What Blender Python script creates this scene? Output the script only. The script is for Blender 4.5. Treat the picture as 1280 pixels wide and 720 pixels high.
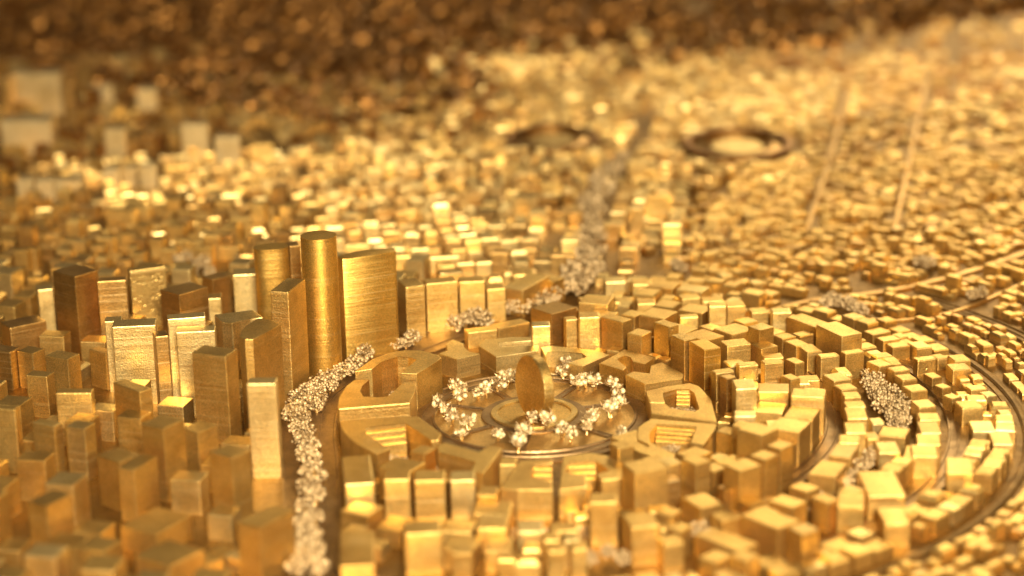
import bpy, bmesh, math, random
import numpy as np
from mathutils import Vector, Matrix
random.seed(7)
rng = np.random.default_rng(11)
for o in list(bpy.data.objects): bpy.data.objects.remove(o)
scene = bpy.context.scene
COL = scene.collection
K = 0.04                      # metres per layout unit: the model's blocks are 3 to 5 cm wide

# ------------------------------------------------------------------ camera
F, PITCH, ROLL = 2800.0, math.radians(17.0), math.radians(-1.3)
CAMZ = 20.8
cam_d = bpy.data.cameras.new('camera'); cam = bpy.data.objects.new('camera', cam_d); COL.objects.link(cam)
cam.matrix_world = Matrix.Translation((0, 0, CAMZ*K)) @ Matrix.Rotation(math.pi/2-PITCH, 4, 'X') @ Matrix.Rotation(ROLL, 4, 'Z')
cam_d.sensor_width = 36; cam_d.lens = F/1280*36
cam_d.clip_start = 0.05; cam_d.clip_end = 60
cam_d.dof.use_dof = True; cam_d.dof.focus_distance = 61.5*K; cam_d.dof.aperture_fstop = 2.1; cam_d.dof.aperture_blades = 0
scene.camera = cam

# ------------------------------------------------------------------ light: warm lamps of an exhibition hall
w = bpy.data.worlds.new('World'); scene.world = w; w.use_nodes = True
bg = w.node_tree.nodes['Background']; bg.inputs[0].default_value = (1.0, 0.70, 0.45, 1); bg.inputs[1].default_value = 0.085
def area(name, loc, target, size, power, col, spread=math.pi):
    d = bpy.data.lights.new(name, 'AREA'); d.shape = 'DISK'; d.size = size*K; d.energy = power; d.color = col; d.spread = spread
    o = bpy.data.objects.new(name, d); COL.objects.link(o)
    o.location = Vector(loc)*K
    o.rotation_euler = (Vector(target)-Vector(loc)).to_track_quat('-Z', 'Y').to_euler()
    return o
area('hall_lamp_right', (64, 262, 96), (12, 42, 0), 72, 9.5, (1.0, 0.76, 0.38), math.radians(34))
area('hall_lamp_front', (9, -30, 44), (-5, 58, 0), 22, 104, (1.0, 0.85, 0.61), math.radians(95))
area('hall_lamp_side', (76, 52, 46), (0, 58, 0), 20, 34, (1.0, 0.70, 0.34))
scene.view_settings.view_transform = 'Standard'; scene.view_settings.look = 'None'
scene.view_settings.exposure = 0.08; scene.view_settings.gamma = 1.0; scene.view_settings.use_curve_mapping = False
scene.render.engine = 'CYCLES'
scene.cycles.max_bounces = 6; scene.cycles.glossy_bounces = 4
scene.render.resolution_x = 1024; scene.render.resolution_y = 576
scene.unit_settings.system = 'METRIC'

# ------------------------------------------------------------------ photo pixel (1280x720) <-> layout units
cp, sp, cr, sr = math.cos(PITCH), math.sin(PITCH), math.cos(ROLL), math.sin(ROLL)
FW = np.array([0, cp, -sp]); UP0 = np.array([0, sp, cp]); RT0 = np.array([1., 0, 0])
RT = RT0*cr+UP0*sr; UP = -RT0*sr+UP0*cr
CP = np.array([0, 0, CAMZ])
def unp(x, y, z=0.0):
    d = FW*F+RT*(x-640)+UP*(360-y)
    return CP+d*((z-CAMZ)/d[2])
def prj(p):
    d = np.asarray(p, float)-CP; k = d@FW
    return 640+F*(d@RT)/k, 360-F*(d@UP)/k
def height_at(P, ytop):
    lo, hi = 0.0, 12.0
    for _ in range(30):
        m = (lo+hi)/2
        if prj((P[0], P[1], m))[1] > ytop: lo = m
        else: hi = m
    return lo
O = unp(668, 521); OX, OY = O[0], O[1]      # centre of the round plaza
def lean(x): return -(x-880)/10300.0
def base_of(x, ytop, hp):
    P = unp(x+lean(x)*hp, ytop+hp); return P, height_at(P, ytop)

# ------------------------------------------------------------------ materials
def node(nt, t, **kw):
    n = nt.nodes.new(t)
    for k, v in kw.items(): setattr(n, k, v)
    return n
def metal(name, c1, c2, rough=(0.34, 0.5), streak=0.14, grain=0.2, scale=1.0, pits=0.0, metallic=0.96, tintvar=0.25, lines=True):
    m = bpy.data.materials.new(name); m.use_nodes = True; nt = m.node_tree; L = nt.links.new
    b = nt.nodes['Principled BSDF']; b.inputs['Metallic'].default_value = metallic
    tc = node(nt, 'ShaderNodeTexCoord'); oi = node(nt, 'ShaderNodeObjectInfo'); geo = node(nt, 'ShaderNodeNewGeometry')
    add = node(nt, 'ShaderNodeVectorMath', operation='ADD'); mul = node(nt, 'ShaderNodeMath', operation='MULTIPLY'); mul.inputs[1].default_value = 37.0
    L(oi.outputs['Random'], mul.inputs[0]); L(tc.outputs['Object'], add.inputs[0]); L(mul.outputs[0], add.inputs[1])
    V = add.outputs[0]
    # patina
    n1 = node(nt, 'ShaderNodeTexNoise'); n1.inputs['Scale'].default_value = 34*scale; n1.inputs['Detail'].default_value = 6; n1.inputs['Roughness'].default_value = 0.62; L(V, n1.inputs['Vector'])
    r1 = node(nt, 'ShaderNodeMapRange'); r1.inputs[1].default_value = 0.36; r1.inputs[2].default_value = 0.68; L(n1.outputs['Fac'], r1.inputs[0])
    # per piece tint
    ri = node(nt, 'ShaderNodeMath', operation='ADD'); L(geo.outputs['Random Per Island'], ri.inputs[0]); L(oi.outputs['Random'], ri.inputs[1])
    fr = node(nt, 'ShaderNodeMath', operation='FRACT'); L(ri.outputs[0], fr.inputs[0])
    tv = node(nt, 'ShaderNodeMath', operation='MULTIPLY_ADD'); tv.inputs[1].default_value = tintvar*2; tv.inputs[2].default_value = -tintvar; L(fr.outputs[0], tv.inputs[0])
    sm = node(nt, 'ShaderNodeMath', operation='MULTIPLY_ADD', use_clamp=True); sm.inputs[1].default_value = 0.75; L(r1.outputs[0], sm.inputs[0]); L(tv.outputs[0], sm.inputs[2])
    mix = node(nt, 'ShaderNodeMix', data_type='RGBA'); mix.inputs[6].default_value = (*c1, 1); mix.inputs[7].default_value = (*c2, 1)
    L(sm.outputs[0], mix.inputs[0])
    # horizontal saw marks
    mp = node(nt, 'ShaderNodeMapping'); mp.inputs['Scale'].default_value = (2.6, 2.6, 330) if lines else (60, 60, 60); L(V, mp.inputs['Vector'])
    n2 = node(nt, 'ShaderNodeTexNoise'); n2.inputs['Scale'].default_value = 1.6*scale; n2.inputs['Detail'].default_value = 4; n2.inputs['Roughness'].default_value = 0.7; L(mp.outputs[0], n2.inputs['Vector'])
    n3 = node(nt, 'ShaderNodeTexNoise'); n3.inputs['Scale'].default_value = 640*scale; n3.inputs['Detail'].default_value = 3; L(V, n3.inputs['Vector'])
    rr = node(nt, 'ShaderNodeMapRange'); rr.inputs[1].default_value = 0.3; rr.inputs[2].default_value = 0.7; rr.inputs[3].default_value = rough[0]; rr.inputs[4].default_value = rough[1]
    L(n2.outputs['Fac'], rr.inputs[0]); L(rr.outputs[0], b.inputs['Roughness'])
    # fine sparkle grain and pale scratches on top of the patina
    gr = node(nt, 'ShaderNodeMapRange'); gr.inputs[1].default_value = 0.32; gr.inputs[2].default_value = 0.68; gr.inputs[3].default_value = 0.72; gr.inputs[4].default_value = 1.12; L(n3.outputs['Fac'], gr.inputs[0])
    sc_ = node(nt, 'ShaderNodeMapRange'); sc_.inputs[1].default_value = 0.57; sc_.inputs[2].default_value = 0.70; sc_.inputs[3].default_value = 0.0; sc_.inputs[4].default_value = 0.5 if lines else 0.0; L(n2.outputs['Fac'], sc_.inputs[0])
    m1 = node(nt, 'ShaderNodeMix', data_type='RGBA', blend_type='MULTIPLY'); m1.inputs[0].default_value = 1; L(mix.outputs[2], m1.inputs[6]); L(gr.outputs[0], m1.inputs[7])
    m2 = node(nt, 'ShaderNodeMix', data_type='RGBA'); L(sc_.outputs[0], m2.inputs[0]); L(m1.outputs[2], m2.inputs[6]); m2.inputs[7].default_value = (0.95, 0.78, 0.42, 1)
    L(m2.outputs[2], b.inputs['Base Color'])
    b1 = node(nt, 'ShaderNodeBump'); b1.inputs['Strength'].default_value = streak; b1.inputs['Distance'].default_value = 0.0012; L(n2.outputs['Fac'], b1.inputs['Height'])
    b2 = node(nt, 'ShaderNodeBump'); b2.inputs['Strength'].default_value = grain; b2.inputs['Distance'].default_value = 0.0012; L(n3.outputs['Fac'], b2.inputs['Height']); L(b1.outputs[0], b2.inputs['Normal'])
    last = b2
    if pits:
        vo = node(nt, 'ShaderNodeTexVoronoi'); vo.inputs['Scale'].default_value = 130*scale; L(V, vo.inputs['Vector'])
        rp = node(nt, 'ShaderNodeMapRange'); rp.inputs[1].default_value = 0.05; rp.inputs[2].default_value = 0.22; L(vo.outputs['Distance'], rp.inputs[0])
        b3 = node(nt, 'ShaderNodeBump'); b3.inputs['Strength'].default_value = pits; b3.inputs['Distance'].default_value = 0.0016; L(rp.outputs[0], b3.inputs['Height']); L(last.outputs[0], b3.inputs['Normal']); last = b3
    L(last.outputs[0], b.inputs['Normal'])
    return m
M = {}
M['gold']   = metal('gold_paint', (0.85, 0.585, 0.19), (0.61, 0.365, 0.095), rough=(0.32, 0.50), grain=0.4)
M['brass']  = metal('pale_brass', (0.85, 0.65, 0.28), (0.63, 0.42, 0.13), rough=(0.31, 0.48), grain=0.35)
M['bronze'] = metal('brown_bronze', (0.66, 0.41, 0.13), (0.42, 0.24, 0.07), rough=(0.30, 0.48), grain=0.35)
M['cast']   = metal('rough_cast_gold', (0.80, 0.56, 0.18), (0.52, 0.32, 0.10), rough=(0.28, 0.45), grain=0.5, pits=0.5)
M['saw']    = metal('sawn_gold', (0.84, 0.55, 0.14), (0.72, 0.42, 0.085), rough=(0.31, 0.47), streak=0.3, grain=0.15, tintvar=0.1)
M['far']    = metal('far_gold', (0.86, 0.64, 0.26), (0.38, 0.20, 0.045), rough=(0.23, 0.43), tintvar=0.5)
M['pale']   = metal('pale_white_gold', (0.88, 0.70, 0.36), (0.66, 0.46, 0.18), rough=(0.30, 0.48), metallic=0.8)  # lighter copy of brass; lamp brightness on far fronts put into the colour
M['ground'] = metal('ground_bronze', (0.34, 0.20, 0.06), (0.16, 0.085, 0.022), rough=(0.40, 0.6), streak=0.2, grain=0.6, pits=0.3, lines=False, tintvar=0)
M['plaza'] = metal('plaza_gold', (0.74, 0.50, 0.19), (0.50, 0.31, 0.10), rough=(0.34, 0.55), streak=0.2, grain=0.6, pits=0.35, lines=False, tintvar=0)
M['road']   = metal('road_bronze', (0.38, 0.25, 0.12), (0.20, 0.12, 0.05), rough=(0.36, 0.55), streak=0.2, grain=0.35, lines=False, tintvar=0)
M['crumb']  = metal('gilded_crumb', (0.74, 0.55, 0.29), (0.26, 0.16, 0.06), rough=(0.32, 0.55), grain=0.5, tintvar=0.6, lines=False, metallic=0.5)
M['bud']    = metal('pale_dried_blossom', (0.90, 0.76, 0.46), (0.72, 0.54, 0.26), rough=(0.4, 0.6), grain=0.4, tintvar=0.3, lines=False, metallic=0.35)
M['stem']   = metal('gilded_stem', (0.66, 0.47, 0.20), (0.44, 0.28, 0.10), rough=(0.35, 0.5), lines=False)
M['wood']   = metal('far_dark_bronze', (0.42, 0.20, 0.05), (0.16, 0.07, 0.018), rough=(0.30, 0.5), grain=0.5, lines=False, tintvar=0.4)  # brown far growth; also paints the light falloff along the top into colour

# ------------------------------------------------------------------ helpers
def link(name, me, mat=None, parent=None, loc=(0, 0, 0)):
    o = bpy.data.objects.new(name, me); COL.objects.link(o); o.location = loc
    if mat is not None and me is not None and not me.materials: me.materials.append(mat)
    if parent is not None: o.parent = parent
    return o
def tag(o, label=None, cat=None, group=None, kind=None):
    if label: o['label'] = label
    if cat: o['category'] = cat
    if group: o['group'] = group
    if kind: o['kind'] = kind
    return o
def to_mesh(bm, name, smooth=None):
    bmesh.ops.recalc_face_normals(bm, faces=bm.faces)
    me = bpy.data.meshes.new(name); bm.to_mesh(me); bm.free()
    if smooth:
        for p in me.polygons: p.use_smooth = True
        try: me.set_sharp_from_angle(angle=smooth)
        except Exception: pass
    return me
def prism_mesh(name, poly, h, bevel=0.028, z0=0.0, smooth=None, top_shrink=1.0):
    """poly: ground outline in layout units about the local origin -> bevelled solid in metres"""
    a = 0
    for i in range(len(poly)):
        x0, y0 = poly[i]; x1, y1 = poly[(i+1) % len(poly)]; a += x0*y1-x1*y0
    if a < 0: poly = poly[::-1]
    bm = bmesh.new()
    lo = [bm.verts.new((x*K, y*K, z0*K)) for x, y in poly]
    hi = [bm.verts.new((x*K*top_shrink, y*K*top_shrink, (z0+h)*K)) for x, y in poly]
    top = bm.faces.new(hi); n = len(poly)
    for i in range(n): bm.faces.new((lo[i], lo[(i+1) % n], hi[(i+1) % n], hi[i]))
    if bevel:
        ed = set(top.edges)
        if n <= 8:
            for e in bm.edges:
                if (e.verts[0] in lo) != (e.verts[1] in lo): ed.add(e)
        bmesh.ops.bevel(bm, geom=list(ed), offset=bevel*K, segments=2, profile=0.6, affect='EDGES', clamp_overlap=True)
    return to_mesh(bm, name, smooth)
def sweep_mesh(name, pts, prof, closed=False):
    """sweep a cross profile [(offset, z)] along a ground path (layout units)"""
    bm = bmesh.new(); rows = []
    n = len(pts)
    for i, (x, y) in enumerate(pts):
        a = pts[(i-1) % n] if (closed or i > 0) else pts[i]; b = pts[(i+1) % n] if (closed or i < n-1) else pts[i]
        tx, ty = b[0]-a[0], b[1]-a[1]; l = math.hypot(tx, ty) or 1; nx, ny = -ty/l, tx/l
        rows.append([bm.verts.new(((x+nx*o_)*K, (y+ny*o_)*K, z_*K)) for o_, z_ in prof])
    for i in range(n if closed else n-1):
        r0, r1 = rows[i], rows[(i+1) % n]
        for j in range(len(prof)-1): bm.faces.new((r0[j], r1[j], r1[j+1], r0[j+1]))
    bmesh.ops.recalc_face_normals(bm, faces=bm.faces)
    me = bpy.data.meshes.new(name); bm.to_mesh(me); bm.free(); return me
def arc(r, a0, a1, n): return [(OX+r*math.cos(math.radians(a0+(a1-a0)*i/n)), OY+r*math.sin(math.radians(a0+(a1-a0)*i/n))) for i in range(n+1)]
def smooth_path(px, n=12, z=0):
    P = [unp(x, y, z)[:2] for x, y in px]; out = []
    P = [2*P[0]-P[1]]+P+[2*P[-1]-P[-2]]
    for i in range(1, len(P)-2):
        for k in range(n):
            t = k/n; p0, p1, p2, p3 = P[i-1], P[i], P[i+1], P[i+2]
            out.append(tuple(0.5*((2*p1)+(p2-p0)*t+(2*p0-5*p1+4*p2-p3)*t*t+(3*p1-p0-3*p2+p3)*t**3)))
    out.append(tuple(P[-2])); return out

# occupancy raster of the ground (cells of 0.1 unit)
GX0, GY0, CS = -45.0, 40.0, 0.1
occ = np.zeros((1150, 900), bool)        # [y, x]
gy, gx = np.mgrid[0:1150, 0:900]; CXS = GX0+(gx+0.5)*CS; CYS = GY0+(gy+0.5)*CS
def poly_cells(poly, pad=0.0):
    p = np.array(poly); c = p.mean(0)
    if pad: p = c+(p-c)*(1+pad/np.maximum(np.linalg.norm(p-c, axis=1, keepdims=True), 0.05))
    x0, y0 = p.min(0); x1, y1 = p.max(0)
    i0, i1 = max(0, int((x0-GX0)/CS)), min(900, int((x1-GX0)/CS)+2); j0, j1 = max(0, int((y0-GY0)/CS)), min(1150, int((y1-GY0)/CS)+2)
    if i1 <= i0 or j1 <= j0: return None
    X = CXS[j0:j1, i0:i1]; Y = CYS[j0:j1, i0:i1]; ins = np.zeros(X.shape, bool); n = len(p)
    for k in range(n):
        xa, ya = p[k]; xb, yb = p[(k+1) % n]
        if abs(yb-ya) < 1e-9: continue
        ins ^= ((ya > Y) != (yb > Y)) & (X < (xb-xa)*(Y-ya)/(yb-ya)+xa)
    return slice(j0, j1), slice(i0, i1), ins
def mark(poly, pad=0.0):
    r = poly_cells(poly, pad)
    if r: occ[r[0], r[1]] |= r[2]
def busy(poly, lim=0.04):
    r = poly_cells(poly)
    if not r or r[2].sum() == 0: return False
    return (occ[r[0], r[1]] & r[2]).sum() > lim*r[2].sum()
RR = np.hypot(CXS-OX, CYS-OY); AA = np.degrees(np.arctan2(CYS-OY, CXS-OX))
def mark_path(path, half):
    for i in range(len(path)-1):
        (xa, ya), (xb, yb) = path[i], path[i+1]; l = math.hypot(xb-xa, yb-ya) or 1; nx, ny = -(yb-ya)/l*half, (xb-xa)/l*half
        mark([(xa+nx, ya+ny), (xb+nx, yb+ny), (xb-nx, yb-ny), (xa-nx, ya-ny)])

# ------------------------------------------------------------------ setting: base plate, plaza, roads
bm = bmesh.new()
vs = [bm.verts.new((x*K, y*K, 0)) for x, y in ((-75, 22), (75, 22), (95, 175), (-95, 175))]; bm.faces.new(vs)
tag(link('ground', to_mesh(bm, 'ground'), M['ground']), kind='structure')

def disc_mesh(name, r, z, n=96, cx=OX, cy=OY):
    bm = bmesh.new(); vs = [bm.verts.new(((cx+r*math.cos(2*math.pi*i/n))*K, (cy+r*math.sin(2*math.pi*i/n))*K, z*K)) for i in range(n)]
    bm.faces.new(vs); return to_mesh(bm, name)
tag(link('plaza', disc_mesh('plaza', 2.72, 0.05), M['plaza']), kind='structure')
track = [(-.36, 0), (-.36, .07), (-.31, .07), (-.29, .03), (-.05, .03), (-.04, .06), (.02, .06), (.04, .03), (.27, .03), (.29, .07), (.35, .07), (.36, 0)]
tag(link('plaza_ring_road', sweep_mesh('plaza_ring_road', arc(3.02, 0, 360, 128)[:-1], track, True), M['road']), kind='structure')
wide = [(a*.85, z) for a, z in track]; slim = [(a*.72, z) for a, z in track]
tag(link('inner_ring_road', sweep_mesh('inner_ring_road', arc(8.0, -122, 62, 110), wide), M['road']), kind='structure')
tag(link('middle_ring_road', sweep_mesh('middle_ring_road', arc(11.12, -115, 50, 120), slim), M['road']), kind='structure')
kerb = [(-.12, 0), (-.12, .07), (-.04, .09), (.04, .09), (.10, .06), (.11, .03), (.28, .03), (.29, 0)]
tag(link('outer_ring_road', sweep_mesh('outer_ring_road', arc(12.85, -118, 48, 130), kerb), M['ground']), kind='structure')
tag(link('outer_lane', sweep_mesh('outer_lane', arc(15.4, -110, 40, 130), slim), M['ground']), kind='structure')
occ |= RR < 3.9
for r, hw in ((8.0, .33), (11.12, .28), (12.85, .28), (15.4, .27)): occ |= (np.abs(RR-r) < hw) & (AA > -118) & (AA < 55)
# tree-lined boulevard that comes from the far city, bends round the plaza and runs to the front
BL = [(372, 760), (385, 700), (390, 640), (388, 585), (386, 540), (395, 507), (425, 480), (470, 452), (520, 436), (580, 414), (650, 393), (710, 368), (745, 335), (742, 295), (745, 250), (775, 205), (800, 175), (808, 140)]
bpath = smooth_path(BL, 8)
bprof = [(-.72, 0), (-.72, .06), (-.66, .06), (-.64, .03), (-.30, .03), (-.28, .055), (.28, .055), (.30, .03), (.64, .03), (.66, .06), (.72, .06), (.72, 0)]
bn = 9*8+1
tag(link('boulevard', sweep_mesh('boulevard', bpath[:bn], bprof), M['road']), kind='structure')
tag(link('far_boulevard', sweep_mesh('far_boulevard', bpath[bn-1:], [(o_*.4, z_) for o_, z_ in bprof]), M['ground']), kind='structure')
mark_path(bpath[:bn], .72); mark_path(bpath[bn-1:], .34)
HW = [(930, 402), (1010, 379), (1110, 366), (1200, 345), (1300, 312)]
hpath = smooth_path(HW, 8)
tag(link('highway', sweep_mesh('highway', hpath, [(-.12, 0), (-.12, .09), (.12, .09), (.12, 0)]), M['bronze']), kind='structure')
mark_path(hpath, .2)
for pts in ([(880, 318), (1000, 292), (1140, 276), (1290, 252)], [(1008, 292), (1036, 205), (1062, 110)], [(1118, 290), (1140, 190), (1158, 100)], [(832, 345), (905, 330), (1000, 345)], [(1100, 405), (1190, 392), (1290, 352)], [(1130, 250), (1290, 205)], [(850, 225), (990, 212), (1120, 170)]):
    pth = smooth_path(pts, 6); tag(link('street', sweep_mesh('street', pth, [(-.06, 0), (-.06, .07), (.06, .07), (.06, 0)]), M['bronze']), kind='structure'); mark_path(pth, .11)
# paths that cross the plaza
for k, ang in enumerate((18, 62, 118, 160, 215, 262, 318)):
    a = math.radians(ang); p0 = (OX+1.25*math.cos(a), OY+1.25*math.sin(a)); p1 = (OX+2.62*math.cos(a), OY+2.62*math.sin(a))
    tag(link('plaza_path', sweep_mesh('plaza_path', [p0, p1], [(-.10, .052), (-.10, .085), (-.06, .085), (-.05, .07), (.05, .07), (.06, .085), (.10, .085), (.10, .052)]), M['road']), kind='structure')

# ------------------------------------------------------------------ the standing disc and its round base
def ring_solid(name, r0, r1, h, z0, n=72):
    bm = bmesh.new(); rows = []
    for r, z in ((r0, z0), (r1, z0), (r1, z0+h-.015), (r1-.015, z0+h), (r0+.015, z0+h), (r0, z0+h-.015)):
        rows.append([bm.verts.new((r*math.cos(2*math.pi*i/n)*K, r*math.sin(2*math.pi*i/n)*K, z*K)) for i in range(n)])
    for q in range(6):
        a, b = rows[q], rows[(q+1) % 6]
        for i in range(n): bm.faces.new((a[i], a[(i+1) % n], b[(i+1) % n], b[i]))
    return to_mesh(bm, name, math.radians(30))
base = tag(link('plinth', None, loc=(OX*K, OY*K, 0.051*K)), 'low round stepped base with pale rim under the upright disc', 'plinth')
link('rim', ring_solid('rim', 0.98, 1.16, .10, 0), M['brass'], base)
link('dish', prism_mesh('dish', [(.975*math.cos(t*math.pi/32), .975*math.sin(t*math.pi/32)) for t in range(64)], .055, .01), M['gold'], base)
link('outer_step', ring_solid('outer_step', 1.165, 1.42, .045, 0), M['road'], base)
# the disc stands on its edge, face turned to the left
R_ = 0.87; T_ = 0.29
bm = bmesh.new(); n = 80; rows = []
for rr_, xx in ((R_-.03, -T_/2), (R_, -T_/2+.03), (R_, T_/2-.03), (R_-.03, T_/2)):
    rows.append([bm.verts.new((xx*K, rr_*math.cos(2*math.pi*i/n)*K, rr_*math.sin(2*math.pi*i/n)*K)) for i in range(n)])
for q in range(3):
    for i in range(n): bm.faces.new((rows[q][i], rows[q][(i+1) % n], rows[q+1][(i+1) % n], rows[q+1][i]))
bm.faces.new(rows[0]); bm.faces.new(rows[3])
disc = link('upright_disc', to_mesh(bm, 'upright_disc', math.radians(25)), M['cast'])
dz = .106; dp = unp(669, 521, dz)
disc.location = (dp[0]*K, dp[1]*K, (dz+R_-.02)*K); disc.rotation_euler = (0, math.radians(2), math.radians(26.5))
tag(disc, 'upright round gold disc standing on edge at the centre of the plaza', 'disc')

# ------------------------------------------------------------------ traced blocks
BLOCKS = []      # dict(px, py, size, obj)
def add_block(poly, h, mat, name, label=None, group=None, zone=None, bevel=0.028, smooth=None, tilt=0.006):
    p = np.array(poly, float); c = p.mean(0)
    me = prism_mesh(name, [tuple(q-c) for q in p], h, bevel, smooth=smooth)
    o = link(name, me, M[mat], loc=(c[0]*K, c[1]*K, 0))
    o.rotation_euler = (random.uniform(-tilt, tilt), random.uniform(-tilt, tilt), 0)
    px, py = prj((c[0], c[1], h))
    BLOCKS.append(dict(o=o, px=px, py=py, h=h, w=max(np.ptp(p[:, 0]), np.ptp(p[:, 1])), label=label, zone=zone, group=group))
    if label: tag(o, label, 'building', group)
    mark(poly, 0.06)
    return o
def box_from_px(L, C, R, hp):
    P, h = base_of(C[0], C[1], hp)
    a = unp(L[0], L[1], h)[:2]-P[:2]; b = unp(R[0], R[1], h)[:2]-P[:2]
    la, lb = np.linalg.norm(a), np.linalg.norm(b)
    ang = math.atan2(a[0]*b[1]-a[1]*b[0], a@b)         # signed angle a->b
    want = math.copysign(math.pi/2, ang); d = (want-ang)/2
    def rot(v, t): return np.array([v[0]*math.cos(t)-v[1]*math.sin(t), v[0]*math.sin(t)+v[1]*math.cos(t)])
    a2, b2 = rot(a, -d), rot(b, d)
    def fit(v, x):      # keep the traced silhouette width
        x0 = prj((P[0], P[1], h))[0]; x1 = prj((P[0]+v[0], P[1]+v[1], h))[0]
        if abs(x1-x0) > 6: v = v*min(1.5, max(.6, (x-x0)/(x1-x0) if (x-x0)*(x1-x0) > 0 else 1))
        l = np.linalg.norm(v); return v*(max(.32, min(l, 2.6))/l)
    a2, b2 = fit(a2, L[0]), fit(b2, R[0]); p = P[:2]
    return [tuple(p), tuple(p+b2), tuple(p+a2+b2), tuple(p+a2)], h
GT = 'tall blocks of the tower quarter'
TOWERS = """
66,339 94,346 123,338 97 bronze|dark brown square tower with sharp corner, standing alone at far left
122,347 122,352 158,350 88 bronze|orange-brown slab directly right of the dark square tower
158,336 163,339 207,334 74 cast|rough speckled pale gold block, leftmost in the back row of the towers
200,361 224,369 260,358 72 bronze|brown block with two sides showing behind the small scratched plate
229,368 230,375 276,374 52 brass|small scratched plate-like block in the middle of the tower quarter
252,345 266,350 289,343 62 bronze|dark brown block behind and left of the wide pale block
289,336 291,344 343,342 72 brass|wide pale block with flat front, behind the slim corner tower
357,301 363,308 376,306 118 bronze|narrow ridged block squeezed behind the tall round tower
337,364 360,365 381,351 136 gold|slim square tower with orange right side, directly left of the round tower
208,393 210,399 257,396 112 brass|tall flat pale slab, left one of the overlapping pale pair
221,408 221,415 269,414 106 brass|tall flat pale slab, right one of the overlapping pale pair
240,442 283,445 297,438 112 gold|tall brown-fronted tower with orange right side, in front of the pale pair
309,472 309,480 345,481 118 brass|bright pale slim tower in front of the curved blade tower
140,400 140,409 194,407 98 brass|broad bright pale block with smooth front in the left of the quarter
131,396 131,402 152,401 88 brass|narrow step block tucked behind left edge of the broad bright block
195,414 195,421 211,418 92 bronze|dark narrow block in the gap right of the broad bright block
0,404 13,410 58,402 40 bronze|low grooved box at the left edge beside the dark square tower
47,357 48,363 67,360 62 brass|slim layered pale block just left of the dark square tower
-15,437 13,440 25,434 48 bronze|small brown cube cut by the left edge, beneath the grooved box
21,440 41,442 56,437 46 gold|second small cube from the left edge in the row under the grooved box
56,443 85,449 100,441 50 gold|third and widest cube in the row under the dark square tower
111,440 132,442 142,440 46 gold|small cube with dark right side, left of the broad bright block
32,468 59,471 68,464 52 gold|upright small block in front of the left edge cubes
69,500 114,491 126,486 66 gold|wide block with dark right side, second row of the lower left
138,489 175,490 190,489 78 gold|large smooth gold block with dark brown right side below the broad bright block
158,480 182,482 189,470 42 brass|small block with light top between broad bright block and large smooth block
-12,512 19,512 25,508 80 gold|tall bright block cut by the left edge, lower left
40,534 68,533 78,531 66 gold|slim block, left one of a matched pair at lower left
82,535 106,536 119,531 66 brass|slim block with golden right side, right one of the matched pair
121,565 150,578 176,566 62 gold|pale-topped block in front of the large smooth gold block
176,534 205,536 231,529 92 gold|tall block with bright orange right side at lower left centre
226,535 247,541 272,531 62 gold|brown corner-on block right of the tall orange-sided block
147,588 168,588 197,578 66 gold|blurred block with amber right side in front of the pale-topped block
262,570 290,572 313,567 86 gold|blurred tall block with amber right side below the bright pale slim tower
300,640 325,660 352,618 72 gold|blurred orange block beside the boulevard near the lower edge
34,630 58,633 90,622 66 gold|blurred block with orange right side at the lower left corner area
-20,610 3,612 24,597 42 gold|blurred pale block cut by the left edge near the bottom
150,655 195,668 240,640 30 gold|wide low blurred block in the lower left foreground
95,680 130,690 152,668 52 gold|blurred brown cube low in the left foreground
168,695 212,708 255,688 44 gold|blurred wide cube at bottom edge left of the boulevard
"""
ZD = {'mid': 'blocks ranged behind the plaza', 'ring': 'blocks in rings right of the plaza', 'front': 'blurred blocks in front of the plaza'}
for ln in TOWERS.strip().splitlines():
    d, lab = ln.split('|'); t = d.split(); q = [tuple(map(float, s.split(','))) for s in t[:3]]
    poly, h = box_from_px(q[0], q[1], q[2], float(t[3])); add_block(poly, h, t[4], 'tower_block', lab, GT, 'tower')
def poly_block(px, hp, ref, mat, name, label, group=None, smooth=None, bevel=.028, grow=0):
    P, h = base_of(ref[0], ref[1], hp)
    poly = [tuple(unp(x, y, h)[:2]) for x, y in px]
    return add_block(poly, h, mat, name, label, group, 'poly', bevel, smooth, 0.002), poly, h
# curved towers
def ellipse_tower(cx, ytop, hp, rx, ry, rotd, mat, label, n=56, power=2.0):
    P, h = base_of(cx, ytop, hp); a0 = math.radians(rotd); poly = []
    for i in range(n):
        t = 2*math.pi*i/n; c, s = math.cos(t), math.sin(t)
        u = rx*math.copysign(abs(c)**(2/power), c); v = ry*math.copysign(abs(s)**(2/power), s)
        poly.append((P[0]+u*math.cos(a0)-v*math.sin(a0), P[1]+u*math.sin(a0)+v*math.cos(a0)))
    return add_block(poly, h, mat, 'round_tower', label, GT, 'poly', 0.02, math.radians(35), 0.002)
ellipse_tower(398.5, 294, 176, .50, .50, 0, 'saw', 'tallest tower, a smooth gold cylinder left of the oval slab tower')
poly_block([(421.5, 320.5), (423.5, 322.8), (428, 324.2), (434, 323.9), (463, 319.2), (492, 314.4), (494.5, 313), (493, 311.4), (485, 310.2), (467, 311), (447, 313.6), (430, 317.4)], 128, (434, 324), 'saw', 'oval_tower', 'broad slab tower with rounded left end, right of the tall round tower', GT, math.radians(35), .02)
ellipse_tower(339, 308, 122, .50, .36, 8, 'saw', 'shorter half-round tower left behind the tallest cylinder', power=2.6)
poly_block([(299, 421), (306, 424), (316, 424), (334, 415), (351, 405), (340, 400), (322, 397.5), (307, 407), (301, 414)], 116, (316, 424), 'gold', 'blade_tower', 'leaf-shaped tower with rounded prow and orange right side, left of slim square tower', GT)
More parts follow.
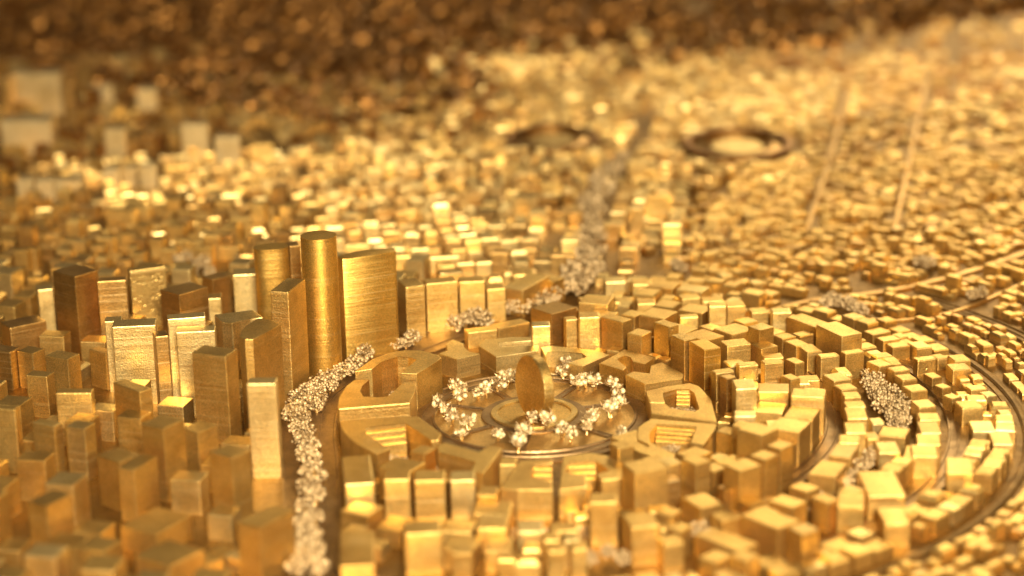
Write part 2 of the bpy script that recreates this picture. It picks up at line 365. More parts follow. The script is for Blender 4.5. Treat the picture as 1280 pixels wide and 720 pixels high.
poly_block([(268, 393), (316, 387), (329, 396.5), (313, 398), (300, 401), (290, 404), (277, 402)], 82, (277, 402), 'brass', 'hollow_front_tower', 'block with scooped concave front behind the leaf-shaped tower', GT)

# courtyard blocks round the plaza
GC = 'courtyard blocks around the plaza'; HULLS = []
def court(px, hp, ref, mat, label, ledges=()):
    o, poly, h = poly_block(px, hp, ref, mat, 'courtyard_block', label, GC, bevel=.022); HULLS.append(poly)
    for (xa, ya), (xb, yb), k, dz_ in ledges:      # milled ledges down an inner face
        for i in range(k):
            a = unp(xa, ya, h); b = unp(xb, yb, h); u = (b-a)[:2]; l = np.linalg.norm(u); u = u/l; nrm = np.array([u[1], -u[0]])
            if nrm[1] > 0: nrm = -nrm
            st = .05*(i+1); c = np.array(o.location[:2])/K
            q = [a[:2]-c, b[:2]-c, b[:2]-c+nrm*st, a[:2]-c+nrm*st]
            link('ledge', prism_mesh('ledge', [tuple(v) for v in q], h-dz_*(i+1)-.012, .006), M[mat], o)
    return o
court([(444, 464), (465, 461), (476.5, 452), (497, 445.5), (510, 446), (522, 449.5), (511, 458), (501.6, 466), (521, 467), (538, 457), (552, 447), (547.5, 443.5), (526, 438), (506, 437.5), (485.6, 441), (465, 449)], 46, (521, 467), 'gold', 'curved gold courtyard block with open end, upper one of the left pair')
court([(421.5, 510), (424, 497), (433, 482), (443, 475), (461.5, 474), (452, 482), (449, 489), (453, 496), (470, 497), (485.6, 496), (495, 486.5), (501.7, 480), (520, 480), (519, 489), (512, 503.5), (424, 511)], 40, (440, 511), 'gold', 'curved gold courtyard block with wide pale front, lower one of the left pair')
court([(425, 526), (470, 522.5), (511, 520), (523, 521), (552, 542), (548, 550), (540, 551), (507, 528), (456, 534), (457, 543), (487, 561), (470, 568), (450, 557), (437, 548), (427, 537)], 40, (470, 568), 'gold', 'U-shaped gold courtyard block with curved outer wall in front of left pair', [((457, 534), (506, 528.5), 3, .16)])
court([(547, 556), (556, 553), (598, 566), (612, 557), (628, 560), (604, 592), (588, 588), (596, 577), (548, 565)], 44, (548, 565), 'gold', 'long angled gold courtyard bar with crumb trees beside it, front left of plaza')
court([(749, 454), (781, 436.5), (818, 447), (806, 455), (791, 452), (789, 446), (780, 444), (770, 449), (783, 458.5), (779, 463)], 24, (779, 463), 'gold', 'notched square courtyard block, rearmost of those right of the disc')
court([(781.7, 468.5), (792, 464), (813, 467.5), (813, 457), (827, 452.5), (855, 467.5), (853, 473), (806, 480)], 26, (806, 480), 'gold', 'Z-shaped courtyard block between notched block and hexagonal block')
court([(807, 489), (830, 483), (862, 478.6), (873, 482), (889, 499), (896, 528), (813.7, 516.5), (812, 503), (831, 504), (836.7, 510.7), (869, 515), (875.6, 511), (869, 491), (862, 486), (846, 486), (827.5, 491), (831, 503.5), (812, 502.5)], 28, (813.7, 516.5), 'gold', 'hexagonal gold courtyard block with closed court of crumbs, right of plaza', [((846, 486), (863, 486.5), 4, .09)])
court([(797, 534), (813.7, 523), (896, 530), (893, 538), (879, 556), (863, 553), (872, 533), (821, 529.5), (811, 540), (812, 556), (797, 549)], 30, (879, 556), 'gold', 'U-shaped gold courtyard block open to the front, before the hexagonal block', [((821, 529.5), (871, 533), 4, .10)])
court([(763, 546), (795, 537), (802, 541), (802, 549), (844, 567), (840, 578), (800, 566)], 28, (800, 566), 'gold', 'L-shaped gold bar block at the front right rim of the plaza')
court([(548.6, 442), (561, 438), (557, 430), (566, 424), (579, 429), (579, 434), (586, 440), (600, 442), (571, 449)], 25, (571, 449), 'brass', 'small stepped gold block with upright notch behind the left courtyard pair')
court([(598, 432), (606, 424.5), (640, 421), (672, 421), (673, 425), (622, 428), (623, 434), (673, 431), (673, 438), (620, 446)], 20, (620, 446), 'brass', 'slotted pale gold block with bright ledge directly behind the disc')
court([(676, 434), (690, 432), (740, 437), (762, 443), (728, 458), (708, 454), (735, 446), (728, 441), (684, 439), (682, 446)], 20, (728, 458), 'brass', 'slotted gold block with bright ledge behind and right of the disc')
court([(649, 576), (690, 574), (690, 579), (667, 579), (662, 598), (690, 601), (690, 612), (647, 612), (626, 610)], 38, (647, 612), 'gold', 'U-shaped gold courtyard block at the front rim of the plaza, left one', [((667, 579), (690, 579), 3, .14)])
court([(704, 570), (737, 566), (759, 569), (792, 586), (790, 596), (752, 600), (745, 593), (764, 588), (745, 575), (710, 577), (705, 590), (732, 594), (733, 608), (699, 612)], 36, (699, 612), 'gold', 'larger U-shaped courtyard block at the front rim of the plaza, right one', [((710, 577), (744, 575.5), 3, .14)])
# four part rows
RINGS = {'mid': """
496,344 507,359 531,355 66 gold
527,349 533,355 572,352 62 gold
573,346 574,353 606,351 52 gold
607,355 609,362 632,360 42 gold
627,361 654,363 688,350 34 gold
580,409 585,416 622,411 20 gold
612,405 623,411 662,402 20 gold
663,388 689,393 721,388 38 bronze
664,402 665,408 688,407 42 brass
706,396 708,400 722,398 38 gold
723,390 724,397 750,396 46 gold
751,397 778,403 790,399 44 gold
776,393 793,396 805,390 32 gold
791,417 799,419 812,413 22 gold
804,422 808,424 817,420 22 bronze
817,405 836,409 849,407 50 cast
838,420 855,426 871,423 50 cast
861,428 880,438 901,435 50 saw
900,428 909,433 939,431 42 gold
935,409 949,413 968,410 52 cast
899,417 905,421 935,418 16 gold
873,409 889,413 904,410 30 gold
848,393 850,397 873,396 32 gold
886,377 886,383 908,382 42 gold
906,376 909,383 932,381 36 gold
850,368 853,374 876,371 24 gold
877,371 878,377 905,375 22 gold
917,402 930,405 948,403 26 gold
938,385 940,391 961,388 24 gold
966,385 966,391 990,389 32 brass
640,336 642,344 668,343 26 gold
672,346 690,352 706,345 30 gold
756,346 757,353 782,352 22 brass
790,349 791,356 815,355 26 gold
725,371 727,380 752,378 22 gold
768,371 769,378 792,377 20 gold
796,372 797,380 820,379 24 gold
700,385 708,391 728,383 18 bronze
""", 'ring': """
983,396 1018,409 1038,404 30 gold
1020,408 1052,421 1078,417 42 gold
967,419 978,424 995,420 26 gold
980,427 995,433 1011,430 26 gold
996,435 1009,441 1028,440 26 gold
950,442 955,448 980,447 32 gold
953,450 956,455 980,451 50 gold
921,453 924,458 948,455 40 cast
890,460 895,467 918,462 48 cast
899,466 908,474 918,470 50 bronze
918,474 920,486 947,484 60 brass
981,448 994,455 1003,453 24 gold
976,467 988,475 998,472 42 gold
997,465 1000,476 1025,474 24 gold
1004,484 1003,490 1030,492 30 brass
1023,441 1026,447 1050,442 30 gold
1054,439 1057,443 1081,437 32 gold
1083,449 1099,459 1116,454 22 gold
1109,455 1118,465 1138,460 24 gold
1118,467 1128,476 1147,473 24 gold
1128,479 1139,490 1160,486 24 gold
1139,494 1149,510 1171,506 26 gold
1146,511 1150,525 1176,524 28 gold
1150,527 1151,541 1177,540 28 gold
1150,542 1146,555 1176,554 28 gold
1147,556 1140,570 1172,568 28 gold
1028,467 1042,477 1064,473 30 gold
1044,476 1052,488 1072,482 30 gold
1051,486 1056,497 1077,495 32 gold
1056,497 1058,509 1083,507 32 gold
1058,509 1059,523 1085,522 32 gold
1059,528 1057,541 1083,540 34 gold
1052,543 1048,553 1074,553 34 gold
1046,556 1035,569 1063,572 34 gold
1026,574 1010,592 1044,597 32 gold
1086,518 1091,530 1106,528 32 brass
1079,536 1084,549 1098,548 30 gold
1099,552 1099,566 1126,564 30 brass
1130,556 1128,572 1158,575 24 gold
1079,415 1091,419 1114,416 20 gold
1095,421 1104,427 1126,423 20 gold
1105,428 1116,435 1138,432 18 gold
1139,447 1147,451 1171,450 20 cast
1154,465 1165,473 1174,471 14 gold
1163,442 1172,449 1184,447 14 gold
1182,457 1191,463 1215,462 17 cast
1167,478 1178,486 1188,482 14 gold
1193,495 1203,511 1230,507 24 gold
1180,489 1190,499 1199,494 18 gold
1208,478 1214,488 1234,484 14 gold
1224,488 1233,496 1244,494 15 brass
1210,526 1216,539 1245,539 16 brass
1236,540 1241,555 1267,555 18 brass
1247,508 1250,518 1262,517 14 brass
1188,572 1183,590 1217,590 32 gold
1098,590 1085,620 1132,612 32 gold
1052,615 1046,632 1080,632 34 gold
1110,635 1106,655 1138,650 30 gold
""", 'front': """
904,578 924,589 951,579 66 gold
853,594 869,601 893,592 58 gold
844,566 865,574 890,564 38 gold
937,567 956,575 973,566 62 gold
958,555 976,562 992,551 62 gold
983,537 1004,546 1019,531 58 gold
895,538 917,544 929,537 32 gold
895,562 898,574 915,566 16 gold
960,525 960,533 982,531 30 brass
917,513 918,520 945,520 52 brass
925,632 972,662 1000,642 42 gold
960,624 991,635 1008,624 36 gold
986,604 1009,616 1025,604 32 gold
1010,589 1031,600 1045,588 32 gold
868,655 922,690 948,672 30 gold
912,690 932,702 950,690 40 gold
872,695 893,704 915,692 36 gold
985,655 1003,668 1024,658 46 gold
820,638 840,645 852,632 32 gold
834,658 850,665 866,653 34 gold
737,616 737,628 772,628 54 gold
777,637 777,650 811,646 28 gold
813,627 814,640 838,636 28 gold
646,650 647,665 680,664 34 brass
688,646 690,665 723,661 30 gold
792,581 799,593 826,589 42 gold
592,626 592,642 637,645 32 gold
497,653 506,668 552,668 52 gold
425,571 432,606 468,604 52 brass
432,664 425,708 468,705 40 gold
646,600 647,614 688,613 34 brass
698,602 699,615 735,613 34 brass
480,588 480,600 512,600 50 gold
518,588 518,601 556,601 50 gold
563,589 563,601 594,600 48 brass
826,592 834,602 850,598 36 bronze
897,605 906,613 922,607 40 bronze
"""}
for z, txt in RINGS.items():
    for ln in txt.strip().splitlines():
        t = ln.split(); q = [tuple(map(float, s.split(','))) for s in t[:3]]
        poly, h = box_from_px(q[0], q[1], q[2], float(t[3]))
        if z != 'front' or not busy(poly, .75): add_block(poly, h, t[4], 'city_block', None, ZD[z], z)

# far landmarks
def far_box(x0, x1, ytop, hp, depth, mat, label, name='city_block'):
    P, h = base_of(x0, ytop, hp); Q, _ = base_of(x1, ytop, hp)
    poly = [tuple(P[:2]), tuple(Q[:2]), (Q[0], Q[1]+depth), (P[0], P[1]+depth)]
    return add_block(poly, h, mat, name, label, 'far landmark blocks', 'poly')
far_box(14, 74, 92, 52, 1.2, 'pale', 'big pale blurred slab standing at the far left under the dark corner')
far_box(0, 12, 98, 50, 1.0, 'bronze', 'dark blurred post block at left side of the big pale slab')
far_box(78, 88, 94, 52, 1.0, 'bronze', 'dark blurred post block at right side of the big pale slab')
far_box(0, 62, 152, 40, 1.4, 'pale', 'blurred pale block under the big pale slab at the left edge')
for a, b, y, hp, lab in ((113, 140, 108, 26, 'small bright blurred block right of the big pale slab'), (170, 194, 112, 28, 'second small bright blurred block right of the big pale slab'),
    (20, 40, 225, 26, 'bright blurred cube, left one of the far left trio'), (44, 66, 226, 24, 'blurred pale cube, middle one of the far left trio'), (68, 100, 226, 30, 'wide blurred pale cube, right one of the far left trio'),
    (128, 148, 212, 26, 'blurred pale cube, left one of the three evenly spaced far cubes'), (152, 169, 210, 24, 'blurred pale cube, middle one of the three evenly spaced far cubes'), (174, 194, 208, 28, 'blurred pale cube, right one of the three evenly spaced far cubes'),
    (130, 155, 162, 36, 'blurred slender pale block above the three evenly spaced far cubes'), (226, 258, 156, 38, 'blurred squarish block with dark doorway gap, far left centre'), (268, 298, 172, 36, 'blurred tan block right of the block with doorway gap')):
    far_box(a, b, y, hp, .8, 'pale', lab)
def oval_ring(cx, cy, rx_px, mat, label, h=.55, w_=.35, asp=1.0):
    c = unp(cx, cy); e = unp(cx+rx_px, cy); r = np.linalg.norm((e-c)[:2])
    root = tag(link('stadium', None, loc=(c[0]*K, c[1]*K, 0)), label, 'stadium', 'far stadiums')
    pts = [(r*math.cos(t*math.pi/32), r*asp*math.sin(t*math.pi/32)) for t in range(64)]
    link('wall', sweep_mesh('wall', pts, [(-w_/2, 0), (-w_/2, h), (-w_/4, h*1.05), (w_/4, h*1.05), (w_/2, h), (w_/2, 0)], True), M[mat], root)
    link('stand', sweep_mesh('stand', [(x*.78, y*.78) for x, y in pts], [(-w_, .05), (w_*.8, h*.7), (w_*.8, .0)], True), M['bronze'], root)
    link('field', prism_mesh('field', [(x*.5, y*.5) for x, y in pts], .12, 0), M['brass'], root)
    mark([(c[0]+x*1.12, c[1]+y*1.12) for x, y in pts])
oval_ring(922, 186, 64, 'wood', 'blurred oval stadium with dark rim, right of the far avenue', h=.3, w_=.26, asp=1.2)
oval_ring(690, 178, 54, 'wood', 'blurred oval stadium with pale stands, left of the far avenue', h=.25, w_=.22, asp=1.2)

# ------------------------------------------------------------------ generated blocks that fill the rest of the city
def hull(pts):
    pts = sorted(pts); out = []
    for seq in (pts, pts[::-1]):
        h_ = []
        for p in seq:
            while len(h_) > 1 and (h_[-1][0]-h_[-2][0])*(p[1]-h_[-2][1])-(h_[-1][1]-h_[-2][1])*(p[0]-h_[-2][0]) <= 0: h_.pop()
            h_.append(p)
        out += h_[:-1]
    return out
for pl_ in HULLS: mark(hull(pl_))
for x_, y_, r_ in [(1083, 466, .5), (1092, 476, .6), (1098, 488, .65), (1106, 498, .7), (1113, 508, .75), (1120, 518, .75), (1124, 530, .7), (1122, 542, .6), (1088, 577, .45), (1068, 598, .5), (1055, 606, .4), (1022, 632, .4), (875, 672, .35), (758, 700, .6),
                   (1040, 378, .5), (1056, 384, .5), (1070, 390, .4), (848, 338, .4), (1220, 372, .4), (1155, 332, .4), (225, 330, .6), (245, 338, .6)]:
    c_ = unp(x_, y_+7); mark([(c_[0]+r_*math.cos(t*.785), c_[1]+r_*1.2*math.sin(t*.785)) for t in range(8)])
FILL = []    # (poly, h, mat, zone)
def try_box(cx, cy, wx, wy, rot, h, mat, zone, lim=.06, pad=.05):
    c, s = math.cos(rot), math.sin(rot)
    poly = [(cx+u*c-v*s, cy+u*s+v*c) for u, v in ((-wx/2, -wy/2), (wx/2, -wy/2), (wx/2, wy/2), (-wx/2, wy/2))]
    px, py = prj((cx, cy, h))
    if not (-60 < px < 1340 and -25 < py < 800): return
    if zone == 'far' and py < 62 and random.random() < .8: return
    if zone == 'far' and cy > 78: h *= .8
    if busy(poly, lim): return
    mark(poly, pad); k = (np.array([cx, cy, 0])-CP)@FW
    FILL.append((poly, h, mat, zone, px, py, max(wx, wy)*max(h, .3)*(F/k)**2))
U = random.uniform
def pick(a, b, p): return a if random.random() < p else b
# rings round the plaza (right and front)
for r0, r1, dr, wa, hl, hh in ((5.4, 7.5, .92, .85, .55, 1.15), (8.75, 10.65, .88, .82, .42, .8), (11.72, 12.3, .55, .6, .22, .45),
                               (5.3, 7.5, .6, .55, .45, .9), (8.6, 10.65, .55, .5, .35, .6), (11.55, 12.5, .34, .4, .16, .32), (5.2, 7.6, .38, .4, .2, .4)):
    r = r0
    while r < r1:
        a = -128.0
        while a < 75:
            wd = wa*U(.75, 1.15); an = math.radians(a); x, y = OX+r*math.cos(an), OY+r*math.sin(an)
            if random.random() < .95: try_box(x, y, dr*U(.78, .95), wd*.92, an+math.radians(U(-2, 2)), U(hl, hh)*(1.25 if -100 < a < -20 else 1), pick('gold', 'brass', .85), 'ring' if a > -20 else 'front', .05, .03)
            a += math.degrees((wd+.05)/r)
        r += dr*1.02
# lower left tower quarter
vx, vy = math.cos(math.radians(-14)), math.sin(math.radians(-14))
for j in range(-3, 30):
    for i in range(-18, 12):
        u, v = i*1.36+U(-.14, .14)-8, j*1.4+U(-.14, .14)
        x, y = -2+u*vx-v*vy, 46+u*vy+v*vx
        if x > -3.9+max(0, (y-58))*.1 or y > 70: continue
        try_box(x, y, U(.58, .8), U(.55, .8), math.radians(-14+U(-5, 5)), U(.6, 1.4) if y < 54 else U(.4, .95), pick('gold', 'brass', .5), 'left', .015, .1)
# small houses in concentric rows on the right
r = 13.3; q_ = 0
while r < 52:
    a = -112.0 if r < 20 else -42
    q_ += 1
    while a < 72:
        an = math.radians(a); x, y = OX+r*math.cos(an), OY+r*math.sin(an); ln_ = U(.22, .62)
        gap = abs((a+3) % 9.5-4.75)*math.radians(1)*r < .13
        if y < 84 and x > 6 and not gap and random.random() < .93: try_box(x, y, .24*U(.75, 1.35), ln_, an+math.radians(U(-3, 3)), U(.10, .30)*(1.8 if random.random() < .05 else 1), pick('gold', 'bronze', .85), 'house', .12, .02)
        a += math.degrees((ln_+.06)/r)
    r += (.34, .36, .34, .56)[q_ % 4]
# far city: patches with their own street grid
def patch(cx, cy, w_, d_, rot, cell, hl, hh, mats, dens, zone='far'):
    cell *= .84; rt = math.radians(rot); c, s = math.cos(rt), math.sin(rt); nx, ny = int(w_/cell), int(d_/cell)
    for j in range(ny):
        for i in range(nx):
            if random.random() > dens or (i % 5 == 4 and random.random() < .5) or (j % 4 == 3 and random.random() < .5): continue
            u = (i-nx/2)*cell+U(-.05, .05)*cell; v = (j-ny/2)*cell+U(-.05, .05)*cell
            wx = cell*U(.6, .95)*(1.8 if random.random() < .12 else 1)
            try_box(cx+u*c-v*s, cy+u*s+v*c, wx, cell*U(.45, .85), rt+math.radians(U(-1.5, 1.5)), U(hl, hh)*(1.7 if random.random() < .08 else 1), random.choice(mats), zone)
random.seed(21)
G3 = ['far', 'far', 'brass', 'gold', 'bronze']; G4 = ['far', 'bronze', 'bronze', 'wood']  # darker mix; paints the falloff of light at upper right into the blocks
patch(-17, 74, 20, 12, -12, .75, .25, .75, ['gold', 'bronze', 'gold'], .85)
patch(-4, 71, 10, 9, 9, .75, .25, .6, G3, .9)
patch(2.6, 74, 8, 12, -7, .8, .25, .6, G3, .92)
patch(-6, 82, 23, 14, 14, .62, .15, .48, G3, .9)
patch(-22, 86, 16, 14, -16, .7, .2, .8, ['gold', 'bronze', 'brass', 'wood'], .7)
patch(10, 76, 14, 16, 28, .6, .14, .34, G3, .85)
patch(22, 84, 26, 20, 24, .6, .12, .32, G3, .85)
patch(8, 92, 14, 18, -11, .58, .15, .45, G3, .9)
patch(24, 102, 26, 22, -12, .6, .12, .4, G4, .85)
patch(-6, 95, 21, 13, -13, .6, .15, .5, G3+['wood', 'bronze'], .8)
patch(-24, 102, 18, 16, -10, .9, .3, 1.1, ['bronze', 'bronze', 'brass', 'wood'], .55)
patch(6, 110, 14, 12, -14, .7, .2, .55, G4, .5)
patch(4.5, 98, 15, 24, 5, .55, .12, .4, G3, .9)
patch(2, 88, 18, 14, -3, .5, .12, .35, G3, .9)
patch(24, 120, 28, 16, -20, .85, .2, .7, ['far', 'bronze', 'wood', 'wood'], .3)  # sparse dark mix; the fading light of the top right put into colour
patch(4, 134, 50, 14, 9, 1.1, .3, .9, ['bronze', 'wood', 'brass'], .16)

def mesh_boxes(name, items):
    V, Fc = [], []
    for poly, h in items:
        b = len(V); a = sum(poly[i][0]*poly[(i+1) % 4][1]-poly[(i+1) % 4][0]*poly[i][1] for i in range(4))
        if a < 0: poly = poly[::-1]
        cx, cy = sum(p[0] for p in poly)/4, sum(p[1] for p in poly)/4; f = .90 if random.random() < .75 else .68; ch = .04 if f > .8 else .14*min(1, h*1.5)
        V += [(x*K, y*K, 0) for x, y in poly]+[(x*K, y*K, (h-ch)*K) for x, y in poly]+[((cx+(x-cx)*f)*K, (cy+(y-cy)*f)*K, h*K) for x, y in poly]
        for i in range(4):
            k = (i+1) % 4; Fc += [(b+i, b+k, b+4+k, b+4+i), (b+4+i, b+4+k, b+8+k, b+8+i)]
        Fc.append((b+8, b+9, b+10, b+11))
    me = bpy.data.meshes.new(name); me.from_pydata(V, [], Fc); me.update(); return me
FILL.sort(key=lambda t: -t[6])
onscreen = [t for t in FILL if -5 < t[4] < 1285 and 5 < t[5] < 725]
limit = max(0, 300-len(BLOCKS)); single = onscreen[:limit]; ids = set(map(id, single)); rest = [t for t in FILL if id(t) not in ids]
for poly, h, mat, zone, px, py, s in single: add_block(poly, h, mat, 'city_block', None, None, zone)
for key, nm, lab, zs in (('gold', 'small_house_rows', 'countless small gold houses in curved rows on the right', ('house', 'ring', 'front', 'left')), ('far', 'far_city_blocks', 'countless blurred gold blocks of the far city', ('far',))):
    for mt in sorted({t[2] for t in rest if t[3] in zs}):
        it = [(t[0], t[1]) for t in rest if t[3] in zs and t[2] == mt]
        tag(link(nm, mesh_boxes(nm, it), M[mt]), lab+' ('+M[mt].name.replace('_', ' ')+')', 'buildings', kind='stuff')
# far wooded slope: one rough mass, spread right to paint the dim top band
bm = bmesh.new()
wr = random.Random(5)
for _ in range(4200):
    px, py = wr.uniform(-20, 1300), wr.uniform(-30, 165)
    if px > 620 and py > 70 and wr.random() < .8: continue
    if py > 165-abs(px-430)*.18: continue
    P = unp(px, py); i, j = int((P[0]-GX0)/CS), int((P[1]-GY0)/CS)
    if 0 <= i < 900 and 0 <= j < 1150 and occ[j, i]: continue
    r_ = wr.uniform(.2, .55); mtx = Matrix.Translation((P[0]*K, P[1]*K, r_*.3*K)) @ Matrix.Rotation(wr.uniform(0, 6), 4, 'Z') @ Matrix.Diagonal((r_*K, r_*K, r_*K*wr.uniform(.6, 1.3), 1))
    bmesh.ops.create_icosphere(bm, subdivisions=1, radius=1, matrix=mtx)
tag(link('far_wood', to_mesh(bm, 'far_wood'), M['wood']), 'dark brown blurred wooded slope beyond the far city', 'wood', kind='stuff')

# ------------------------------------------------------------------ labels of the unlabelled blocks: by quarter, row and place in the row
ZN = {'mid': 'quarter behind plaza', 'ring': 'right-hand rings', 'front': 'foreground quarter', 'left': 'lower left quarter', 'house': 'small right-hand houses', 'far': 'blurred far city'}
ORD = 'first second third fourth fifth sixth seventh eighth ninth tenth eleventh twelfth thirteenth fourteenth fifteenth sixteenth seventeenth eighteenth nineteenth twentieth'.split()
for tn in ('twenty', 'thirty', 'forty'):
    ORD += [tn+'-'+q for q in ORD[:9]]+[{'twenty': 'thirtieth', 'thirty': 'fortieth', 'forty': 'fiftieth'}[tn]]
for z in ZN:
    bs = [b for b in BLOCKS if b['zone'] == z and not b['label']]
    if not bs: continue
    bs.sort(key=lambda b: -b['py']); rows = []; n = 12
    for i in range(0, len(bs), n): rows.append(sorted(bs[i:i+n], key=lambda b: b['px']))
    for ri, row in enumerate(rows):
        for ci, b in enumerate(row):
            ad = 'tall' if b['h'] > 1.25*b['w'] else ('low' if b['h'] < .6*b['w'] else 'plain')
            mt = b['o'].data.materials[0].name.split('_')[1 if 'brass' in b['o'].data.materials[0].name or 'bronze' in b['o'].data.materials[0].name else 0]
            mt = {'gold': 'gold', 'pale': 'pale', 'brass': 'brass', 'bronze': 'bronze', 'rough': 'speckled', 'sawn': 'striped', 'far': 'gold'}.get(mt, 'gold')
            tag(b['o'], f"{ad} {mt} block, {ORD[ci]} from left, {ORD[ri]} row from front of {ZN[z]}", 'building', ZD.get(z, 'blocks of '+ZN[z]))

# ------------------------------------------------------------------ trees of gilded crumbs
def crumb_crown(seed, n, R, rmin, rmax, squash=.8):
    r = random.Random(seed); bm = bmesh.new()
    for _ in range(n):
        while True:
            p = Vector((r.uniform(-1, 1), r.uniform(-1, 1), r.uniform(-1, 1)))
            if .25 < p.length < 1: break
        s = r.uniform(rmin, rmax)*K; mtx = Matrix.Translation((p.x*R*K, p.y*R*K, (p.z*R*squash+R*.95)*K)) @ Matrix.Rotation(r.uniform(0, 6.28), 4, (r.random(), r.random(), r.random()+.01)) @ Matrix.Diagonal((s, s*r.uniform(.6, 1.1), s*r.uniform(.6, 1.1), 1))
        res = bmesh.ops.create_icosphere(bm, subdivisions=1, radius=1, matrix=mtx)
        for v in res['verts']: v.co += Vector((r.uniform(-1, 1), r.uniform(-1, 1), r.uniform(-1, 1)))*s*.16
    return to_mesh(bm, 'crown', math.radians(75))
def stem_mesh(seed, R, n=5):
    r = random.Random(seed); bm = bmesh.new()
    for k in range(n):
        a = Vector((r.uniform(-.04, .04), r.uniform(-.04, .04), 0))*K; b = Vector((r.uniform(-.6, .6)*R, r.uniform(-.6, .6)*R, R*r.uniform(.9, 1.6)))*K
        d = (b-a); mtx = Matrix.Translation((a+b)/2) @ d.to_track_quat('Z', 'Y').to_matrix().to_4x4()
        bmesh.ops.create_cone(bm, cap_ends=True, segments=5, radius1=.028*K, radius2=.012*K, depth=d.length, matrix=mtx)
    return to_mesh(bm, 'trunk')
def spray_crown(seed, R):
    """dried blossom: thin spiky bracts and a few round pale buds"""
    r = random.Random(seed); bm = bmesh.new()
    for _ in range(100):
        th, ph = r.uniform(0, 6.28), math.acos(r.uniform(-.5, 1)); d = Vector((math.sin(ph)*math.cos(th), math.sin(ph)*math.sin(th), math.cos(ph)))
        c = Vector((r.uniform(-1, 1), r.uniform(-1, 1), r.uniform(-.7, .9)))*R*.62+Vector((0, 0, R*1.15)); l = r.uniform(.05, .17); wv = d.orthogonal().normalized()*r.uniform(.010, .034)
        p = [c-wv, c+wv, c+d*l+wv*.2, c+d*l-wv*.2, ]; up = d.cross(wv).normalized()*.012
        v = [bm.verts.new(q*K) for q in p]+[bm.verts.new((c+d*l*.5+up)*K)]
        for a, b in ((0, 1), (1, 2), (2, 3), (3, 0)): bm.faces.new((v[a], v[b], v[4]))
    me1 = to_mesh(bm, 'bracts')
    bm = bmesh.new()
    for _ in range(r.randint(9, 14)):
        c = Vector((r.uniform(-1, 1), r.uniform(-1, 1), r.uniform(-.6, 1)))*R*.7+Vector((0, 0, R*1.15)); s = r.uniform(.035, .085)*K
        res = bmesh.ops.create_icosphere(bm, subdivisions=2, radius=1, matrix=Matrix.Translation(c*K) @ Matrix.Diagonal((s, s, s*r.uniform(.8, 1.2), 1)))
        for q in res['verts']: q.co += Vector((r.uniform(-1, 1), r.uniform(-1, 1), r.uniform(-1, 1)))*s*.16
    return me1, to_mesh(bm, 'buds', math.radians(60))
for me_, mt_ in (): pass
CROWNS = [crumb_crown(s, 80, .26, .026, .066) for s in range(7)]; STEMS = [stem_mesh(s, .26) for s in range(4)]
SPRAYS = [spray_crown(50+s, .24) for s in range(7)]; SSTEM = [stem_mesh(30+s, .24, 4) for s in range(4)]
for me_ in CROWNS: me_.materials.append(M['crumb'])
for me_ in STEMS+SSTEM: me_.materials.append(M['stem'])
for a_, b_ in SPRAYS: a_.materials.append(M['crumb']); b_.materials.append(M['bud'])
def tree(px, py, kind, label, group, sc=1.0, z=0.05):
    P = unp(px, py+7, z)
    r = link('crumb_tree' if kind == 'c' else 'blossom_tree', None, loc=(P[0]*K, P[1]*K, z*K)); r.rotation_euler = (0, 0, random.uniform(0, 6.28)); r.scale = (sc*U(.9, 1.1),)*2+(sc*U(.85, 1.15),)
    if kind == 'c':
        link('trunk', random.choice(STEMS), None, r); link('crown', random.choice(CROWNS), None, r)
    else:
        a_, b_ = random.choice(SPRAYS); link('trunk', random.choice(SSTEM), None, r); c_ = link('crown', a_, None, r); link('buds', b_, None, c_)
    return tag(r, label, 'tree', group)
random.seed(3)
def on_grid(n): return ORD[n]
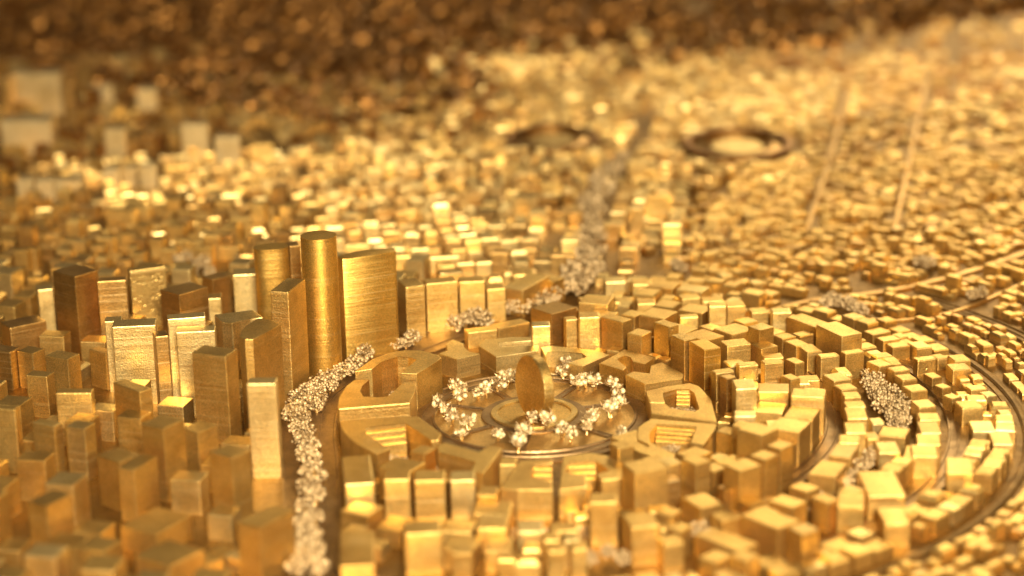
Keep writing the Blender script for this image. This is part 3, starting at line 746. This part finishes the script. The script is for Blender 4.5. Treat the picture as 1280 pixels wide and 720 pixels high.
rows = {
 'left': ([(495, 431), (508, 428), (516, 424), (457, 446), (446, 458), (436, 463), (427, 467), (418, 471), (408, 474), (412, 484), (400, 483), (391, 489), (398, 496), (381, 494), (372, 500), (364, 509), (374, 514), (386, 507), (396, 508), (365, 522), (378, 526), (372, 538), (384, 541), (377, 553), (389, 560), (381, 572), (392, 580), (386, 592), (396, 603), (384, 612), (394, 625), (383, 636), (393, 648), (380, 660), (391, 672), (377, 684), (395, 690), (384, 703), (372, 712), (398, 714)], 'crumbly gilded tree, {} from the back along the boulevard left of plaza', 'trees along the boulevard', 1.0),
 'back': ([(570, 407), (581, 402), (595, 400), (604, 403), (630, 389), (641, 385), (652, 386), (664, 380), (676, 378), (690, 372), (702, 364), (712, 358), (722, 362), (721, 350), (733, 352), (738, 342), (748, 335), (727, 338), (716, 345), (741, 325), (729, 322), (750, 316), (737, 308), (724, 303), (746, 298), (733, 290), (743, 281), (728, 275), (738, 266), (749, 262), (732, 254), (744, 247), (755, 240), (748, 230), (762, 224), (770, 214), (760, 210), (778, 204)], 'blurred crumbly tree, {} from the front along the boulevard leading into distance', 'trees along the far boulevard', 1.25),
 'right': ([(1083, 466), (1090, 470), (1084, 478), (1096, 477), (1090, 487), (1100, 485), (1094, 496), (1106, 491), (1114, 490), (1102, 501), (1111, 500), (1120, 498), (1099, 510), (1109, 510), (1118, 508), (1127, 505), (1113, 519), (1123, 518), (1131, 514), (1119, 528), (1128, 526), (1124, 537)], 'gleaming crumbly tree, {} from the back in clump between the right-hand rings', 'trees between the right-hand rings', .85),
 'rfront': ([(1092, 572), (1083, 579), (1073, 590), (1062, 596), (1052, 603), (1066, 606), (1025, 626), (1018, 634), (875, 666), (738, 700), (760, 692), (778, 700)], 'blurred pale crumbly tree, {} from the right among the foreground blocks', 'trees among the foreground blocks', .9),
}
for k, (pts, lab, grp, sc) in rows.items():
    for i, (x, y) in enumerate(pts): tree(x, y, 'c', lab.format(on_grid(i)), grp, sc*U(.85, 1.15))
pl = [(549, 503), (556, 510), (563, 505), (566, 522), (577, 538), (585, 526), (591, 543), (568, 480), (578, 488), (574, 494), (588, 478), (598, 487), (607, 487), (622, 478), (627, 464), (634, 474), (641, 466), (703, 462), (711, 468), (708, 456), (722, 476), (731, 474), (738, 484), (744, 476), (765, 478), (771, 489), (764, 500), (774, 503), (762, 511), (622, 540), (635, 545), (648, 555), (655, 541), (666, 522), (676, 518), (684, 527), (703, 536), (714, 541), (728, 515), (736, 522), (744, 515), (734, 532), (764, 543), (776, 538)]
pl = [p for i, p in enumerate(pl) if i % 4 != 2]; pl.sort()
for i, (x, y) in enumerate(pl): tree(x, y+4, 's', f'dried white blossom tree, {on_grid(i)} from the left on the round plaza', 'blossom trees on the plaza', U(.75, 1.05), .06)
cy = [(493, 484), (498, 488), (492, 565), (504, 569), (516, 573), (530, 577), (545, 582), (560, 587), (575, 588), (838, 506), (846, 508), (856, 507), (863, 506), (824, 557), (833, 553), (842, 551), (682, 592), (660, 592)]
for i, (x, y) in enumerate(sorted(cy)): tree(x, y+8, 'c', f'small pale crumb tree, {on_grid(i)} from the left inside the courtyards', 'trees inside the courtyards', .6)
far_t = [(845, 330), (852, 335), (1048, 376), (1058, 380), (1068, 384), (1040, 372), (1076, 388), (1033, 380), (1225, 365), (1215, 368), (1150, 325), (1160, 328), (215, 318), (225, 325), (235, 320), (245, 332), (228, 335), (255, 325), (262, 338), (240, 342)]
for i, (x, y) in enumerate(sorted(far_t)): tree(x, y, 'c', f'blurred glinting crumb tree, {on_grid(i)} from the left among the middle-distance trees', 'middle-distance trees', .9)
print('BLOCKS', len(BLOCKS), 'FILL', len(FILL), 'rest', len(rest))
